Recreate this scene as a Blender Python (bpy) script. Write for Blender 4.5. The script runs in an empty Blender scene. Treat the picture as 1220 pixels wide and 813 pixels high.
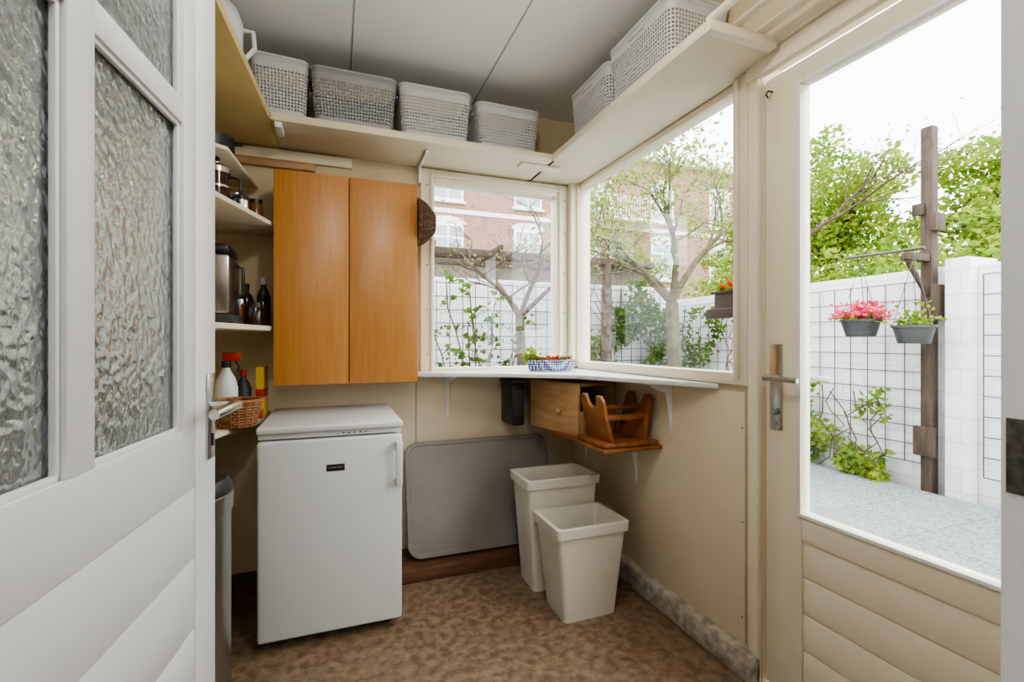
import bpy, bmesh, math, random
from mathutils import Vector, Matrix, noise as mnoise
random.seed(7)
scene = bpy.context.scene
COL = scene.collection

# ------------------------------------------------------------------ materials
def new_mat(name):
    m = bpy.data.materials.new(name); m.use_nodes = True
    nt = m.node_tree; nt.nodes.clear()
    out = nt.nodes.new('ShaderNodeOutputMaterial')
    return m, nt, out

def mat(name, col, rough=0.5, metal=0.0, col2=None, nscale=8.0, stretch=(1,1,1), bump=0.0, bscale=60.0,
        spec=0.5, ramp=(0.35,0.65), detail=6.0, coat=0.0, distort=0.0):
    m, nt, out = new_mat(name)
    p = nt.nodes.new('ShaderNodeBsdfPrincipled')
    p.inputs['Roughness'].default_value = rough
    p.inputs['Metallic'].default_value = metal
    p.inputs['Specular IOR Level'].default_value = spec
    p.inputs['Coat Weight'].default_value = coat
    nt.links.new(p.outputs[0], out.inputs[0])
    if col2 is None:
        col2 = tuple(c*0.90 for c in col)
    tc = nt.nodes.new('ShaderNodeTexCoord')
    mp = nt.nodes.new('ShaderNodeMapping'); mp.inputs['Scale'].default_value = stretch
    nt.links.new(tc.outputs['Object'], mp.inputs[0])
    n = nt.nodes.new('ShaderNodeTexNoise'); n.inputs['Scale'].default_value = nscale
    n.inputs['Detail'].default_value = detail; n.inputs['Distortion'].default_value = distort
    nt.links.new(mp.outputs[0], n.inputs['Vector'])
    r = nt.nodes.new('ShaderNodeValToRGB')
    r.color_ramp.elements[0].position = ramp[0]; r.color_ramp.elements[0].color = (*col2, 1)
    r.color_ramp.elements[1].position = ramp[1]; r.color_ramp.elements[1].color = (*col, 1)
    nt.links.new(n.outputs[0], r.inputs[0]); nt.links.new(r.outputs[0], p.inputs['Base Color'])
    if bump > 0:
        n2 = nt.nodes.new('ShaderNodeTexNoise'); n2.inputs['Scale'].default_value = bscale
        n2.inputs['Detail'].default_value = 3
        nt.links.new(mp.outputs[0], n2.inputs['Vector'])
        b = nt.nodes.new('ShaderNodeBump'); b.inputs['Strength'].default_value = bump
        b.inputs['Distance'].default_value = 0.01
        nt.links.new(n2.outputs[0], b.inputs['Height']); nt.links.new(b.outputs[0], p.inputs['Normal'])
    return m

def brick_mat(name, c1, c2, cm, bw, bh, mortar, bump=0.4, rough=0.85, xy='XZ', offset=0.5, noise_amt=0.25, nsc=3):
    m, nt, out = new_mat(name)
    p = nt.nodes.new('ShaderNodeBsdfPrincipled'); p.inputs['Roughness'].default_value = rough
    nt.links.new(p.outputs[0], out.inputs[0])
    tc = nt.nodes.new('ShaderNodeTexCoord')
    sx = nt.nodes.new('ShaderNodeSeparateXYZ'); cx = nt.nodes.new('ShaderNodeCombineXYZ')
    nt.links.new(tc.outputs['Object'], sx.inputs[0])
    nt.links.new(sx.outputs[xy[0]], cx.inputs[0]); nt.links.new(sx.outputs[xy[1]], cx.inputs[1])
    b = nt.nodes.new('ShaderNodeTexBrick'); b.offset = offset
    b.inputs['Scale'].default_value = 1; b.inputs['Color1'].default_value = (*c1,1)
    b.inputs['Color2'].default_value = (*c2,1); b.inputs['Mortar'].default_value = (*cm,1)
    b.inputs['Brick Width'].default_value = bw; b.inputs['Row Height'].default_value = bh
    b.inputs['Mortar Size'].default_value = mortar; b.inputs['Mortar Smooth'].default_value = 0.3
    nt.links.new(cx.outputs[0], b.inputs[0])
    n = nt.nodes.new('ShaderNodeTexNoise'); n.inputs['Scale'].default_value = nsc; n.inputs['Detail'].default_value = 8
    nt.links.new(tc.outputs['Object'], n.inputs['Vector'])
    cr = nt.nodes.new('ShaderNodeValToRGB'); cr.color_ramp.elements[0].position=.35; cr.color_ramp.elements[1].position=.65
    cr.color_ramp.elements[0].color=(.25,.25,.25,1)
    nt.links.new(n.outputs[0], cr.inputs[0])
    mx = nt.nodes.new('ShaderNodeMix'); mx.data_type = 'RGBA'; mx.blend_type = 'MULTIPLY'
    mx.inputs[0].default_value = noise_amt
    nt.links.new(b.outputs['Color'], mx.inputs[6]); nt.links.new(cr.outputs[0], mx.inputs[7])
    nt.links.new(mx.outputs[2], p.inputs['Base Color'])
    bp = nt.nodes.new('ShaderNodeBump'); bp.invert = True; bp.inputs['Strength'].default_value = bump
    bp.inputs['Distance'].default_value = 0.01
    nt.links.new(b.outputs['Fac'], bp.inputs['Height']); nt.links.new(bp.outputs[0], p.inputs['Normal'])
    return m

def glass_mat(name, tint=(0.98,0.985,0.985)):
    m, nt, out = new_mat(name)
    t = nt.nodes.new('ShaderNodeBsdfTransparent'); t.inputs[0].default_value = (*tint,1)
    g = nt.nodes.new('ShaderNodeBsdfGlossy'); g.inputs['Roughness'].default_value = 0.0
    lw = nt.nodes.new('ShaderNodeLayerWeight'); lw.inputs['Blend'].default_value = .5
    pw = nt.nodes.new('ShaderNodeMath'); pw.operation='POWER'; pw.inputs[1].default_value = 5
    ma = nt.nodes.new('ShaderNodeMath'); ma.operation='MULTIPLY_ADD'; ma.inputs[1].default_value=.9; ma.inputs[2].default_value=.035
    nt.links.new(lw.outputs['Facing'], pw.inputs[0]); nt.links.new(pw.outputs[0], ma.inputs[0])
    mx = nt.nodes.new('ShaderNodeMixShader')
    nt.links.new(ma.outputs[0], mx.inputs[0]); nt.links.new(t.outputs[0], mx.inputs[1]); nt.links.new(g.outputs[0], mx.inputs[2])
    nt.links.new(mx.outputs[0], out.inputs[0])
    return m

def rippled_glass(name):
    m, nt, out = new_mat(name)
    p = nt.nodes.new('ShaderNodeBsdfPrincipled')
    p.inputs['Base Color'].default_value = (0.36,0.41,0.41,1)
    p.inputs['Roughness'].default_value = 0.10
    p.inputs['Transmission Weight'].default_value = 0.45
    p.inputs['IOR'].default_value = 1.6
    p.inputs['Coat Weight'].default_value = 1.0
    p.inputs['Coat IOR'].default_value = 2.5
    p.inputs['Coat Roughness'].default_value = 0.05
    tc = nt.nodes.new('ShaderNodeTexCoord')
    n = nt.nodes.new('ShaderNodeTexNoise'); n.inputs['Scale'].default_value = 62; n.inputs['Detail'].default_value = 1.0
    n.inputs['Distortion'].default_value = .35
    v = nt.nodes.new('ShaderNodeTexVoronoi'); v.inputs['Scale'].default_value = 80; v.feature='SMOOTH_F1'
    nt.links.new(tc.outputs['Object'], n.inputs['Vector']); nt.links.new(tc.outputs['Object'], v.inputs['Vector'])
    a = nt.nodes.new('ShaderNodeMath'); a.operation = 'ADD'
    nt.links.new(n.outputs[0], a.inputs[0]); nt.links.new(v.outputs[0], a.inputs[1])
    b = nt.nodes.new('ShaderNodeBump'); b.inputs['Strength'].default_value = 0.42; b.inputs['Distance'].default_value = 0.008
    nt.links.new(a.outputs[0], b.inputs['Height']); nt.links.new(b.outputs[0], p.inputs['Normal'])
    nt.links.new(b.outputs[0], p.inputs['Coat Normal'])
    nt.links.new(p.outputs[0], out.inputs[0])
    return m

def leaf_mat(name, c1, c2):
    m, nt, out = new_mat(name)
    tc = nt.nodes.new('ShaderNodeTexCoord')
    n = nt.nodes.new('ShaderNodeTexNoise'); n.inputs['Scale'].default_value = 4
    nt.links.new(tc.outputs['Object'], n.inputs['Vector'])
    r = nt.nodes.new('ShaderNodeValToRGB')
    r.color_ramp.elements[0].position = .35; r.color_ramp.elements[0].color = (*c1,1)
    r.color_ramp.elements[1].position = .65; r.color_ramp.elements[1].color = (*c2,1)
    nt.links.new(n.outputs[0], r.inputs[0])
    d = nt.nodes.new('ShaderNodeBsdfDiffuse'); t = nt.nodes.new('ShaderNodeBsdfTranslucent')
    nt.links.new(r.outputs[0], d.inputs[0]); nt.links.new(r.outputs[0], t.inputs[0])
    mx = nt.nodes.new('ShaderNodeMixShader'); mx.inputs[0].default_value = .45
    nt.links.new(d.outputs[0], mx.inputs[1]); nt.links.new(t.outputs[0], mx.inputs[2])
    nt.links.new(mx.outputs[0], out.inputs[0])
    return m

M = {}
M['wall'] = mat('cream_wall_paint', (.66,.57,.38), .6, col2=(.58,.49,.32), nscale=2.5, bump=.12, bscale=25)
M['wall_low'] = mat('cream_wall_panel', (.73,.645,.48), .5, col2=(.67,.58,.42), nscale=2, bump=.08, bscale=20)
M['frame'] = mat('cream_frame_paint', (.83,.77,.62), .4, col2=(.79,.725,.575), nscale=4, bump=.06, bscale=40)
M['shelfcream'] = mat('cream_shelf_paint', (.81,.745,.58), .5, col2=(.76,.69,.53), nscale=3, bump=.05)
M['yellow'] = mat('yellowed_shelf', (.68,.55,.27), .5, col2=(.60,.47,.22), nscale=3, bump=.05)
M['white'] = mat('white_gloss_paint', (.83,.84,.85), .3, col2=(.80,.81,.82), nscale=4, bump=.04, bscale=30)
M['ceil'] = mat('ceiling_board', (.91,.92,.93), .6, col2=(.89,.90,.91), nscale=2)
M['seam'] = mat('ceiling_seam', (.45,.46,.48), .6)
M['floor'] = mat('brown_vinyl', (.29,.205,.13), .42, col2=(.155,.10,.062), nscale=26, detail=12, ramp=(.36,.64), bump=.02, distort=.25)
M['beech'] = mat('beech_veneer', (.52,.245,.072), .36, col2=(.43,.188,.050), nscale=7, stretch=(9,9,.5), detail=5, ramp=(.3,.7))
M['fridge'] = mat('fridge_enamel', (.68,.71,.71), .3, col2=(.67,.70,.70), nscale=2)
M['seal'] = mat('grey_seal', (.25,.26,.27), .6)
M['black'] = mat('black_plastic', (.018,.018,.02), .4)
M['darkgrey'] = mat('dark_grey_plastic', (.05,.052,.055), .45)
M['steel'] = mat('brushed_steel', (.45,.45,.44), .28, 1.0, col2=(.4,.4,.39), nscale=30, stretch=(1,1,.05))
M['chrome'] = mat('satin_metal', (.62,.61,.58), .25, 1.0)
M['rust'] = mat('worn_iron', (.16,.145,.13), .5, .7, col2=(.07,.06,.055), nscale=120)
M['binwhite'] = mat('bin_plastic', (.66,.625,.555), .4, col2=(.64,.605,.535), nscale=2)
M['basket'] = mat('basket_plastic', (.60,.61,.62), .5, col2=(.58,.59,.60))
M['basketdark'] = mat('basket_plastic_grey', (.36,.36,.36), .5)
M['board'] = mat('grey_board', (.245,.225,.20), .5, col2=(.205,.188,.165), nscale=3, bump=.1, bscale=80)
M['boardedge'] = mat('board_edge', (.22,.205,.185), .5)
M['pine'] = mat('pine_wood', (.56,.36,.19), .5, col2=(.44,.265,.13), nscale=6, stretch=(1,8,8), bump=.05)
M['crate'] = mat('crate_wood', (.56,.35,.18), .5, col2=(.45,.265,.125), nscale=5, stretch=(5,.7,7), detail=3, bump=.03)
M['stoolwood'] = mat('varnished_wood', (.34,.13,.033), .35, col2=(.20,.066,.017), nscale=5, stretch=(4,1,6), detail=3, bump=.04)
M['darkwood'] = mat('dark_plank', (.16,.075,.035), .55, col2=(.09,.04,.02), nscale=6, stretch=(1,8,8), bump=.2)
M['oldwood'] = mat('weathered_post', (.085,.056,.038), .8, col2=(.04,.027,.018), nscale=8, stretch=(6,6,.6), bump=.4)
M['shedwood'] = mat('shed_boarding', (.22,.19,.16), .8, col2=(.15,.13,.11), nscale=5, stretch=(6,6,.6), bump=.3)
M['plinth'] = mat('rough_plaster', (.50,.46,.39), .85, col2=(.30,.265,.22), nscale=22, detail=10, ramp=(.36,.6), bump=.8, bscale=50)
M['white2'] = mat('white_laminate', (.82,.83,.82), .3)
M['stone'] = mat('pale_stone', (.70,.68,.64), .7)
M['wicker'] = mat('brown_wicker', (.13,.055,.025), .6, col2=(.07,.028,.012), nscale=60)
M['wicker2'] = mat('light_wicker', (.36,.17,.065), .6, col2=(.24,.10,.035), nscale=60)
M['glass'] = glass_mat('clear_glass')
M['ripple'] = rippled_glass('rippled_glass')
M['yellowbox'] = mat('yellow_card', (.75,.48,.04), .5)
M['red'] = mat('red_plastic', (.45,.03,.02), .4)
M['white_pl'] = mat('white_plastic', (.72,.75,.77), .4)
M['coffee'] = mat('dark_coffee_glass', (.04,.02,.012), .12)
M['patio'] = brick_mat('patio_tiles', (.38,.41,.42), (.33,.36,.37), (.22,.235,.235), .5, .5, .006, .2, .9, 'XY', 0.5, .75, 45)
M['garden_wall'] = brick_mat('white_block_wall', (.80,.81,.82), (.77,.78,.79), (.66,.67,.68), .42, .2, .008, .35, .8, 'YZ', .5, .12, 6)
M['garden_wall2'] = brick_mat('white_block_wall_far', (.68,.68,.69), (.63,.63,.64), (.50,.50,.51), .42, .2, .01, .35, .8, 'XZ', .5, .15)
M['brick'] = brick_mat('pale_brick', (.32,.15,.115), (.27,.12,.095), (.36,.30,.26), .22, .075, .010, .3, .9, 'XZ', .5, .3)
M['leaf'] = leaf_mat('spring_leaf', (.12,.22,.03), (.35,.43,.07))
M['leaf2'] = leaf_mat('apple_leaf', (.16,.24,.05), (.36,.41,.11))
M['ivy'] = leaf_mat('ivy_leaf', (.04,.10,.02), (.13,.22,.045))
M['pink'] = leaf_mat('pink_petal', (.65,.02,.09), (.80,.16,.26))
M['redpetal'] = leaf_mat('red_petal', (.65,.01,.01), (.75,.04,.03))
M['bark'] = mat('bark', (.11,.075,.05), .9, col2=(.055,.038,.026), nscale=12, bump=.4)
M['moss'] = mat('mossy_bark', (.13,.115,.06), .9, col2=(.06,.05,.03), nscale=9, bump=.4)
M['wire'] = mat('wire', (.10,.10,.095), .5, .6)
M['winglass'] = mat('facade_window_glass', (.30,.35,.38), .1)
M['slate'] = mat('slate_roof', (.16,.13,.12), .7)
M['soil'] = mat('garden_soil', (.14,.11,.07), .95, col2=(.08,.12,.04), nscale=2, bump=.5)
M['fill_fixture'] = mat('fill_fixture_opal', (.85,.84,.8), .4)  # opal white of the two added fill fixtures
M['spice'] = mat('spice_glass', (.22,.09,.03), .15)

def pattern_mat():
    m, nt, out = new_mat('blue_pattern_ceramic')
    p = nt.nodes.new('ShaderNodeBsdfPrincipled'); p.inputs['Roughness'].default_value = .15
    tc = nt.nodes.new('ShaderNodeTexCoord')
    v = nt.nodes.new('ShaderNodeTexVoronoi'); v.inputs['Scale'].default_value = 75; v.inputs['Randomness'].default_value = .1
    nt.links.new(tc.outputs['Object'], v.inputs['Vector'])
    r = nt.nodes.new('ShaderNodeValToRGB'); r.color_ramp.interpolation = 'CONSTANT'
    r.color_ramp.elements[0].color = (.03,.04,.16,1); r.color_ramp.elements[1].position = .5
    r.color_ramp.elements[1].color = (.42,.45,.53,1)
    nt.links.new(v.outputs[0], r.inputs[0]); nt.links.new(r.outputs[0], p.inputs['Base Color'])
    nt.links.new(p.outputs[0], out.inputs[0]); return m
M['blueware'] = pattern_mat()

# ------------------------------------------------------------------ builder
class B:
    def __init__(s, name, parent=None):
        s.name = name; s.bm = bmesh.new(); s.mats = []; s.parent = parent
    def mi(s, m):
        if m not in s.mats: s.mats.append(m)
        return s.mats.index(m)
    def add(s, tb, m, Mx=None):
        i = s.mi(m)
        for f in tb.faces: f.material_index = i
        if Mx is not None: bmesh.ops.transform(tb, matrix=Mx, verts=tb.verts)
        me = bpy.data.meshes.new('tmp'); tb.to_mesh(me); tb.free()
        s.bm.from_mesh(me); bpy.data.meshes.remove(me)
    def box(s, a, b, m, bevel=.002, Mx=None, seg=2):
        tb = bmesh.new(); bmesh.ops.create_cube(tb, size=1)
        sz = [abs(b[i]-a[i]) for i in range(3)]; c = [(a[i]+b[i])/2 for i in range(3)]
        bmesh.ops.transform(tb, matrix=Matrix.Translation(c) @ Matrix.Diagonal((*sz,1)), verts=tb.verts)
        bv = min(bevel, min(sz)*.45)
        if bv > 1e-5: bmesh.ops.bevel(tb, geom=list(tb.edges), offset=bv, segments=seg, affect='EDGES', profile=.5)
        s.add(tb, m, Mx); return s
    def prism(s, pts, z0, z1, m, bevel=.002, Mx=None):
        tb = bmesh.new()
        lo = [tb.verts.new((x,y,z0)) for x,y in pts]; hi = [tb.verts.new((x,y,z1)) for x,y in pts]
        n = len(pts)
        tb.faces.new(lo[::-1]); tb.faces.new(hi)
        for i in range(n): tb.faces.new((lo[i],lo[(i+1)%n],hi[(i+1)%n],hi[i]))
        bmesh.ops.recalc_face_normals(tb, faces=tb.faces)
        if bevel > 0: bmesh.ops.bevel(tb, geom=list(tb.edges), offset=bevel, segments=2, affect='EDGES', profile=.5)
        s.add(tb, m, Mx); return s
    def cyl(s, p0, p1, r0, m, r1=None, seg=20, cap=True):
        r1 = r0 if r1 is None else r1
        p0, p1 = Vector(p0), Vector(p1); d = p1-p0
        tb = bmesh.new()
        bmesh.ops.create_cone(tb, cap_ends=cap, segments=seg, radius1=r0, radius2=r1, depth=d.length)
        q = d.to_track_quat('Z','Y').to_matrix().to_4x4()
        s.add(tb, m, Matrix.Translation((p0+p1)/2) @ q); return s
    def lathe(s, prof, c, m, seg=32, Mx=None, sx=1, sy=1):
        tb = bmesh.new(); rings = []
        for r,z in prof:
            if r < 1e-5: rings.append([tb.verts.new((0,0,z))])
            else: rings.append([tb.verts.new((r*sx*math.cos(2*math.pi*i/seg), r*sy*math.sin(2*math.pi*i/seg), z)) for i in range(seg)])
        for a,b in zip(rings, rings[1:]):
            for i in range(seg):
                j = (i+1)%seg
                if len(a)==1 and len(b)==1: continue
                if len(a)==1: tb.faces.new((a[0],b[j],b[i]))
                elif len(b)==1: tb.faces.new((a[i],a[j],b[0]))
                else: tb.faces.new((a[i],a[j],b[j],b[i]))
        bmesh.ops.recalc_face_normals(tb, faces=tb.faces)
        s.add(tb, m, Matrix.Translation(c) @ (Mx or Matrix.Identity(4))); return s
    def tube(s, pts, r, m, seg=8, closed=False):
        pts = [Vector(p) for p in pts]; n = len(pts)
        rr = r if isinstance(r,(list,tuple)) else [r]*n
        tb = bmesh.new(); rings = []; up = None
        for i,p in enumerate(pts):
            if closed: t = (pts[(i+1)%n]-pts[i-1])
            else: t = pts[min(i+1,n-1)]-pts[max(i-1,0)]
            t.normalize()
            if up is None:
                up = Vector((0,0,1)) if abs(t.z)<.9 else Vector((1,0,0))
            x = up.cross(t)
            if x.length < 1e-4: x = Vector((1,0,0)).cross(t)
            x.normalize(); y = t.cross(x); up = y
            rings.append([tb.verts.new(p + (x*math.cos(2*math.pi*k/seg)+y*math.sin(2*math.pi*k/seg))*rr[i]) for k in range(seg)])
        rng = range(n) if closed else range(n-1)
        for i in rng:
            a, b = rings[i], rings[(i+1)%n]
            for k in range(seg):
                j = (k+1)%seg
                tb.faces.new((a[k],a[j],b[j],b[k]))
        if not closed:
            tb.faces.new(rings[0][::-1]); tb.faces.new(rings[-1])
        bmesh.ops.recalc_face_normals(tb, faces=tb.faces)
        s.add(tb, m); return s
    def ball(s, c, r, m, sc=(1,1,1), seg=16):
        tb = bmesh.new(); bmesh.ops.create_uvsphere(tb, u_segments=seg, v_segments=seg//2+2, radius=r)
        s.add(tb, m, Matrix.Translation(c) @ Matrix.Diagonal((*sc,1))); return s
    def done(s, Mx=None, solid=0, sharp=35):
        bm = s.bm
        for f in bm.faces: f.smooth = True
        lim = math.radians(sharp)
        for e in bm.edges:
            if len(e.link_faces)==2 and e.calc_face_angle(0) > lim: e.smooth = False
        me = bpy.data.meshes.new(s.name)
        if Mx is not None: bmesh.ops.transform(bm, matrix=Mx, verts=bm.verts)
        bm.to_mesh(me); bm.free()
        for m in s.mats: me.materials.append(m)
        ob = bpy.data.objects.new(s.name, me); COL.objects.link(ob)
        if s.parent: ob.parent = s.parent
        if solid:
            md = ob.modifiers.new('thick','SOLIDIFY'); md.thickness = solid; md.offset = 0
        return ob

def leaves(name, pts, m, parent, size=.06, petal=False):
    vs, fs = [], []
    for p in pts:
        sz = size*random.uniform(.6,1.25)
        d = Vector((random.gauss(0,1),random.gauss(0,1),random.gauss(0,.6))).normalized()
        w = d.cross(Vector((random.gauss(0,1),random.gauss(0,1),random.gauss(0,1)))).normalized()
        nrm = d.cross(w)
        p = Vector(p); i = len(vs)
        wd = .38 if not petal else .6
        vs += [p, p+d*sz*.35+w*sz*wd+nrm*sz*.08, p+d*sz, p+d*sz*.35-w*sz*wd+nrm*sz*.08]
        fs += [(i,i+1,i+2),(i,i+2,i+3)]
    me = bpy.data.meshes.new(name); me.from_pydata([tuple(v) for v in vs], [], fs)
    me.materials.append(m)
    ob = bpy.data.objects.new(name, me); COL.objects.link(ob)
    if parent: ob.parent = parent
    return ob

def blob_pts(c, rad, n, clump=.55, cs=1.2):
    out = []; c = Vector(c); tries = 0
    while len(out) < n and tries < n*30:
        tries += 1
        v = Vector((random.uniform(-1,1),random.uniform(-1,1),random.uniform(-1,1)))
        l = v.length
        if l > 1: continue
        p = c + Vector((v.x*rad[0],v.y*rad[1],v.z*rad[2]))
        nv = mnoise.noise(p*cs)*.5+.5
        if nv < clump - .25*(1-l): continue
        if l > .75 and nv < clump+.08: continue
        out.append(p)
    return out

# ------------------------------------------------------------------ room shell
XR, YB = 1.42, 2.68
b = B('floor'); b.box((-.85,-2.6,-.06),(1.52,2.78,0),M['floor'],0); b.done()
b = B('ceiling'); b.box((-.85,.14,2.6),(1.60,2.86,2.68),M['ceil'],0)
b.box((.068,.24,2.598),(.075,2.68,2.601),M['seam'],0.0005); b.box((.742,.24,2.598),(.749,2.68,2.601),M['seam'],0.0005)
b.done()
b = B('wall_left'); b.box((-.85,.14,0),(-.75,2.78,2.6),M['wall'],0); b.done()
b = B('wall_back')
b.box((-.75,YB,0),(XR,YB+.1,1.02),M['wall_low'],0)
b.box((-.75,YB,1.02),(.445,YB+.1,2.6),M['wall'],0)
b.box((.445,YB,2.19),(XR,YB+.1,2.6),M['wall'],0)
b.box((1.36,YB,1.02),(XR,YB+.1,2.19),M['frame'],0)
b.box((.42,YB-.003,0),(.425,YB+.001,1.02),M['seal'],0)
b.done()
b = B('wall_right')
b.box((XR,1.269,0),(XR+.1,YB+.1,1.06),M['wall_low'],0)
b.box((XR-.012,1.335,.08),(XR,YB,1.03),M['wall_low'],.003)
b.box((XR,1.269,1.06),(XR+.1,1.315,2.2),M['frame'],0)
b.box((XR,2.66,1.06),(XR+.1,YB+.1,2.2),M['frame'],0)
b.box((XR,.14,2.2),(XR+.1,YB+.1,2.6),M['wall'],0)
b.box((XR,.14,0),(XR+.1,.49,2.2),M['frame'],0)
for z in (.2,.55,.9): b.cyl((XR-.012,1.345,z),(XR-.014,1.345,z),.004,M['seal'],seg=8)
b.done()
b = B('wall_near')
b.box((-.75,.14,0),(-.40,.24,2.6),M['wall'],0)
b.box((.63,.14,0),(XR,.24,2.6),M['wall'],0)
b.box((-.40,.14,2.2),(.63,.24,2.6),M['wall'],0)
b.done()
b = B('wall_kitchen')
b.box((-.95,-2.6,0),(-.85,.14,2.68),M['white'],0); b.box((1.52,-2.6,0),(1.62,.14,2.68),M['white'],0)
b.box((-.95,-2.7,0),(1.62,-2.6,2.68),M['white'],0); b.done()
b = B('trim_1')
b.box((.55,.13,0),(.63,.243,2.2),M['white'],.003)
b.box((.5485,.205,1.085),(.5505,.238,1.150),M['rust'],.0005)
for z in (1.096,1.139): b.cyl((.5485,.214,z),(.5475,.214,z),.0025,M['chrome'])
b.done()
b = B('trim_2'); b.box((XR-.022,1.27,0),(XR,1.312,2.2),M['frame'],.004)
b.box((XR-.03,.40,2.15),(XR,1.312,2.215),M['frame'],.004)
b.box((XR-.05,.30,2.215),(XR,1.5,2.25),M['frame'],.004)
b.done()
b = B('baseboard_right'); b.prism([(XR-.055,1.27),(XR,1.27),(XR,YB),(XR-.055,YB)],0,.105,M['plinth'],.012); b.done()
b = B('baseboard_back'); b.box((-.75,2.41,0),(XR-.056,2.679,.07),M['darkwood'],.004); b.done()
b = B('trim_3'); b.box((-.74,YB-.025,2.14),(.08,YB,2.19),M['shelfcream'],.002)
b.box((-.60,YB-.03,2.10),(-.1,YB-.001,2.138),M['pine'],.002); b.done()

# ------------------------------------------------------------------ windows
def window(name, fr, glassbox):
    b = B(name)
    for a,c,bv in fr: b.box(a,c,M['frame'],bv)
    root = b.done()
    g = B('glass', root); g.box(glassbox[0],glassbox[1],M['glass'],0); g.done()
    return root
y0,y1 = YB-.02, YB+.07
w1 = window('window_1', [((.445,y0,1.02),(.522,y1,2.19),.003),((1.286,y0,1.02),(1.36,y1,2.19),.003),
      ((.522,y0,2.12),(1.286,y1,2.19),.003),((.522,y0,1.02),(1.286,y1,1.07),.003),
      ((.50,y0-.012,1.056),(.515,y0,2.17),.003),((1.30,y0-.012,1.056),(1.315,y0,2.17),.003),
      ((.515,y0-.012,2.145),(1.30,y0,2.16),.003)],
      ((.52,YB+.02,1.065),(1.29,YB+.024,2.125)))
b = B('screws', w1)
for z in (1.15,1.4,1.65,1.9,2.1):
    for x in (.48,1.34): b.cyl((x,y0,z),(x,y0-.002,z),.005,M['seal'],seg=10)
b.done()
x0,x1 = XR-.02, XR+.07
window('window_2', [((x0,1.315,1.056),(x1,1.383,2.198),.003),((x0,2.61,1.056),(x1,2.66,2.198),.003),
      ((x0,1.383,1.056),(x1,2.61,1.10),.003),((x0+.02,1.383,2.17),(x1,2.61,2.198),.003),
      ((x0-.01,1.35,1.08),(x0,1.365,2.19),.003)],
      ((XR+.02,1.38,1.095),(XR+.024,2.615,2.175)))
b = B('trim_4'); b.box((XR-.058,YB-.06,1.056),(XR-.001,YB-.001,2.199),M['frame'],.004); b.done()

# ------------------------------------------------------------------ exterior door (door_2)
b = B('door_2')
dx0,dx1 = 1.43,1.47
ya,yb_ = .50,1.262; ga,gb = .625,1.125; gz0,gz1 = .655,2.063
b.box((dx0,gb,.02),(dx1,yb_,2.14),M['frame'],.003)
b.box((dx0,ya,.02),(dx1,ga,2.14),M['frame'],.003)
b.box((dx0,ga,gz1),(dx1,gb,2.14),M['frame'],.003)
b.box((dx0,ga,gz0-.09),(dx1,gb,gz0),M['frame'],.003)
z = .565
while z > .12:
    b.box((dx0+.006,ga,z-.119),(dx1-.006,gb,z),M['frame'],.004); z -= .12
b.box((dx0,ga,.02),(dx1,gb,z),M['frame'],.003)
for (p,q) in [((dx0-.006,ga-.012,gz0-.012),(dx0,gb+.012,gz0)),((dx0-.006,ga-.012,gz1),(dx0,gb+.012,gz1+.012)),
              ((dx0-.006,gb,gz0),(dx0,gb+.012,gz1)),((dx0-.006,ga-.012,gz0),(dx0,ga,gz1))]:
    b.box(p,q,M['white'],.002)
d2 = b.done()
g = B('glass', d2); g.box((1.446,ga-.004,gz0-.004),(1.450,gb+.004,gz1+.004),M['glass'],0); g.done()
h = B('lever_lock', d2)
h.box((dx0-.006,1.192,.915),(dx0,1.242,1.21),M['chrome'],.003)
for z in (.935,1.19): h.cyl((dx0-.006,1.217,z),(dx0-.009,1.217,z),.006,M['seal'],seg=10)
h.cyl((dx0-.006,1.217,.975),(dx0-.02,1.217,.975),.011,M['seal'])
h.cyl((dx0-.006,1.217,1.094),(dx0-.055,1.217,1.094),.010,M['chrome'])
h.tube([(dx0-.055,1.222,1.094),(dx0-.055,1.19,1.095),(dx0-.055,1.15,1.094),(dx0-.050,1.10,1.092)],[.011,.010,.009,.009],M['chrome'],12)
h.box((dx1,1.192,.915),(dx1+.006,1.242,1.21),M['chrome'],.003)
h.cyl((dx1+.006,1.217,1.094),(dx1+.055,1.217,1.094),.010,M['chrome'])
h.tube([(dx1+.055,1.222,1.094),(dx1+.055,1.15,1.094),(dx1+.05,1.09,1.092)],.010,M['chrome'],12)
h.done()
h = B('hook', d2); h.tube([(dx0,1.235,2.09),(dx0-.02,1.235,2.09),(dx0-.03,1.235,2.075),(dx0-.02,1.235,2.065)],.003,M['rust'],8); h.done()

# ------------------------------------------------------------------ interior open door (door_1)
b = B('door_1')
def D(t0,t1,z0,z1,m='white',d0=-.02,d1=.02,bv=.002): b.box((-t1,d0,z0),(-t0,d1,z1),M[m],bv)
D(0,.10,.012,2.08); D(.10,.15,.95,2.08,bv=.0005); D(.71,.85,.012,2.08)
D(.403,.455,1.06,2.0); D(.15,.71,2.0,2.08); D(.15,.71,.95,1.06,bv=.0005)
D(.15,.403,1.600,1.640,d0=-.018,d1=.018); D(.455,.71,1.600,1.640,d0=-.018,d1=.018)
z = .9495
for k in range(6):
    D(.10,.71,z-.131,z,d0=-.0195,d1=.0195,bv=.004)
    z -= .132
D(.10,.71,.012,z,)
for (t0,t1) in ((.15,.403),(.455,.71)):
    for (z0,z1) in ((1.06,1.600),(1.640,2.0)):
        for sy in (-1,1):
            d0,d1 = (.006,.014) if sy>0 else (-.014,-.006)
            D(t0,t0+.008,z0,z1,d0=d0,d1=d1,bv=.002); D(t1-.008,t1,z0,z1,d0=d0,d1=d1,bv=.002)
            D(t0,t1,z0,z0+.008,d0=d0,d1=d1,bv=.002); D(t0,t1,z1-.008,z1,d0=d0,d1=d1,bv=.002)
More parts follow.
